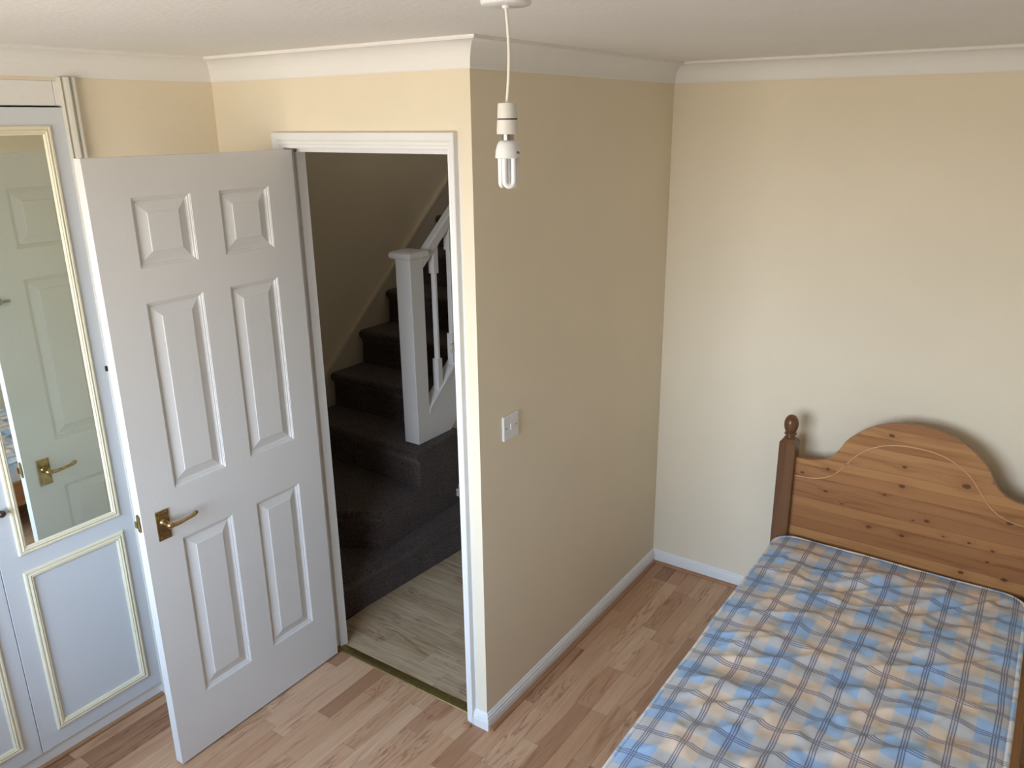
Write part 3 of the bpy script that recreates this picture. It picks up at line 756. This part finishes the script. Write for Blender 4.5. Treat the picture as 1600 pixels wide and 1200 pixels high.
# first step: front runs along the hall, facing the bedroom
step_prism([(-.894, .082), (-.822, 1.111), (XW, 1.111), (XW, .082)], [0], 0, RH)
step_prism([(-1.56, .084), (-.940, .474), (-.960, 1.111), (XW, 1.111), (XW, .084)], [0], RH, 2*RH)
step_prism([(XW, .79), (-.9485, .745), (-.960, 1.111), (XW, 1.111)], [0], 2*RH, 3*RH)
FX = MB()
# carpeted face below the newel
for k in range(4, 12):
    yk = 1.013+.236*(k-4)
    step_prism([(XW, yk), (-1.055, yk), (-1.055, yk+.262), (XW, yk+.262)], [0], (k-1)*RH+.0, k*RH)
# fill under the straight flight
# wall string
def sl(y): return .774+.867*(y-1.001)
sp_(MB().prism([(.62, sl(.62)-.50), (.62, sl(.62)), (2.6, sl(2.6)), (2.6, sl(2.6)-.50)], 0, XS_, XS_+.020), 'wall_string', STRW, label='painted string board against the wall')
sp_(MB().prism([(.62, sl(.62)-.006), (.62, sl(.62)+.012), (2.6, sl(2.6)+.012), (2.6, sl(2.6)-.006)], 0, XS_, XS_+.027), 'string_capping', HALLW)
# newel post
sp_(MB().box(-1.106, -1.016, .842, .932, .555, 1.474, .002), 'newel_post', WHITE)
cap = MB()
cl = [(.0, 1.472), (.010, 1.472), (.018, 1.477), (.021, 1.487), (.019, 1.499), (.012, 1.505), (-.012, 1.511), (-.030, 1.513)]
vs = []; fs = []
for o, z in cl: vs += [(-1.106-o, .842-o, z), (-1.016+o, .842-o, z), (-1.016+o, .932+o, z), (-1.106-o, .932+o, z)]
for r in range(len(cl)-1):
    for c in range(4): fs.append((r*4+c, r*4+(c+1) % 4, r*4+4+(c+1) % 4, r*4+4+c))
fs += [(3,2,1,0), tuple(len(cl)*4-4+i for i in range(4))]
sp_(cap.add(vs, fs), 'newel_cap', WHITE)
def ht(y): return 1.472+.82*(y-.92)
sp_(MB().prism([(-1.060, -.060), (-1.060, -.006), (-1.054, 0), (-1.024, 0), (-1.018, -.006), (-1.018, -.060)], 1, .932, 2.6), 'handrail', WHITE)
hr = bpy.data.objects['handrail']
for v in hr.data.vertices: v.co.z += ht(v.co.y)-0
sp_(MB().prism([(.932, .57), (.932, .705), (2.6, .705+.87*1.668), (2.6, .57+.87*1.51), (1.09, .57)], 0, -1.062, -1.016), 'outer_string', WHITE)
def st_top(y): return .705+.87*(y-.932)
sp_(MB().prism([(.932, st_top(.932)), (.932, st_top(.932)+.022), (2.6, st_top(2.6)+.022), (2.6, st_top(2.6))], 0, -1.072, -1.012), 'base_rail', WHITE)
for k in range(14):
    yb_ = 1.032+.118*k
    if yb_ > 2.5: break
    zb_, zt_ = st_top(yb_+.02)+.02, ht(yb_)-.052
    zz0, zz1 = zb_+.13, zt_-.13
    m_ = MB().box(-1.056, -1.022, yb_-.017, yb_+.017, zb_-.03, zz0, .001).box(-1.056, -1.022, yb_-.017, yb_+.017, zz1, zt_+.02, .001)
    m_.prism([(-.013, -.006), (-.006, -.013), (.006, -.013), (.013, -.006), (.013, .006), (.006, .013), (-.006, .013), (-.013, .006)], 2, zz0, zz1)
    m_.v = [((x-1.039, y+yb_, z) if abs(x) < .02 else (x, y, z)) for x, y, z in m_.v]
    sp_(m_, 'baluster', WHITE)

# ------------------------------------------------------------------ offcut
oc = MB().box(-.014, .014, -.008, .008, 0, .011, .001).build('wood_offcut', BEAD, label='small wooden offcut lying at the foot of the architrave', category='offcut')
oc.location = (-.064, -.036, .0); oc.rotation_euler = (0, 0, .25)
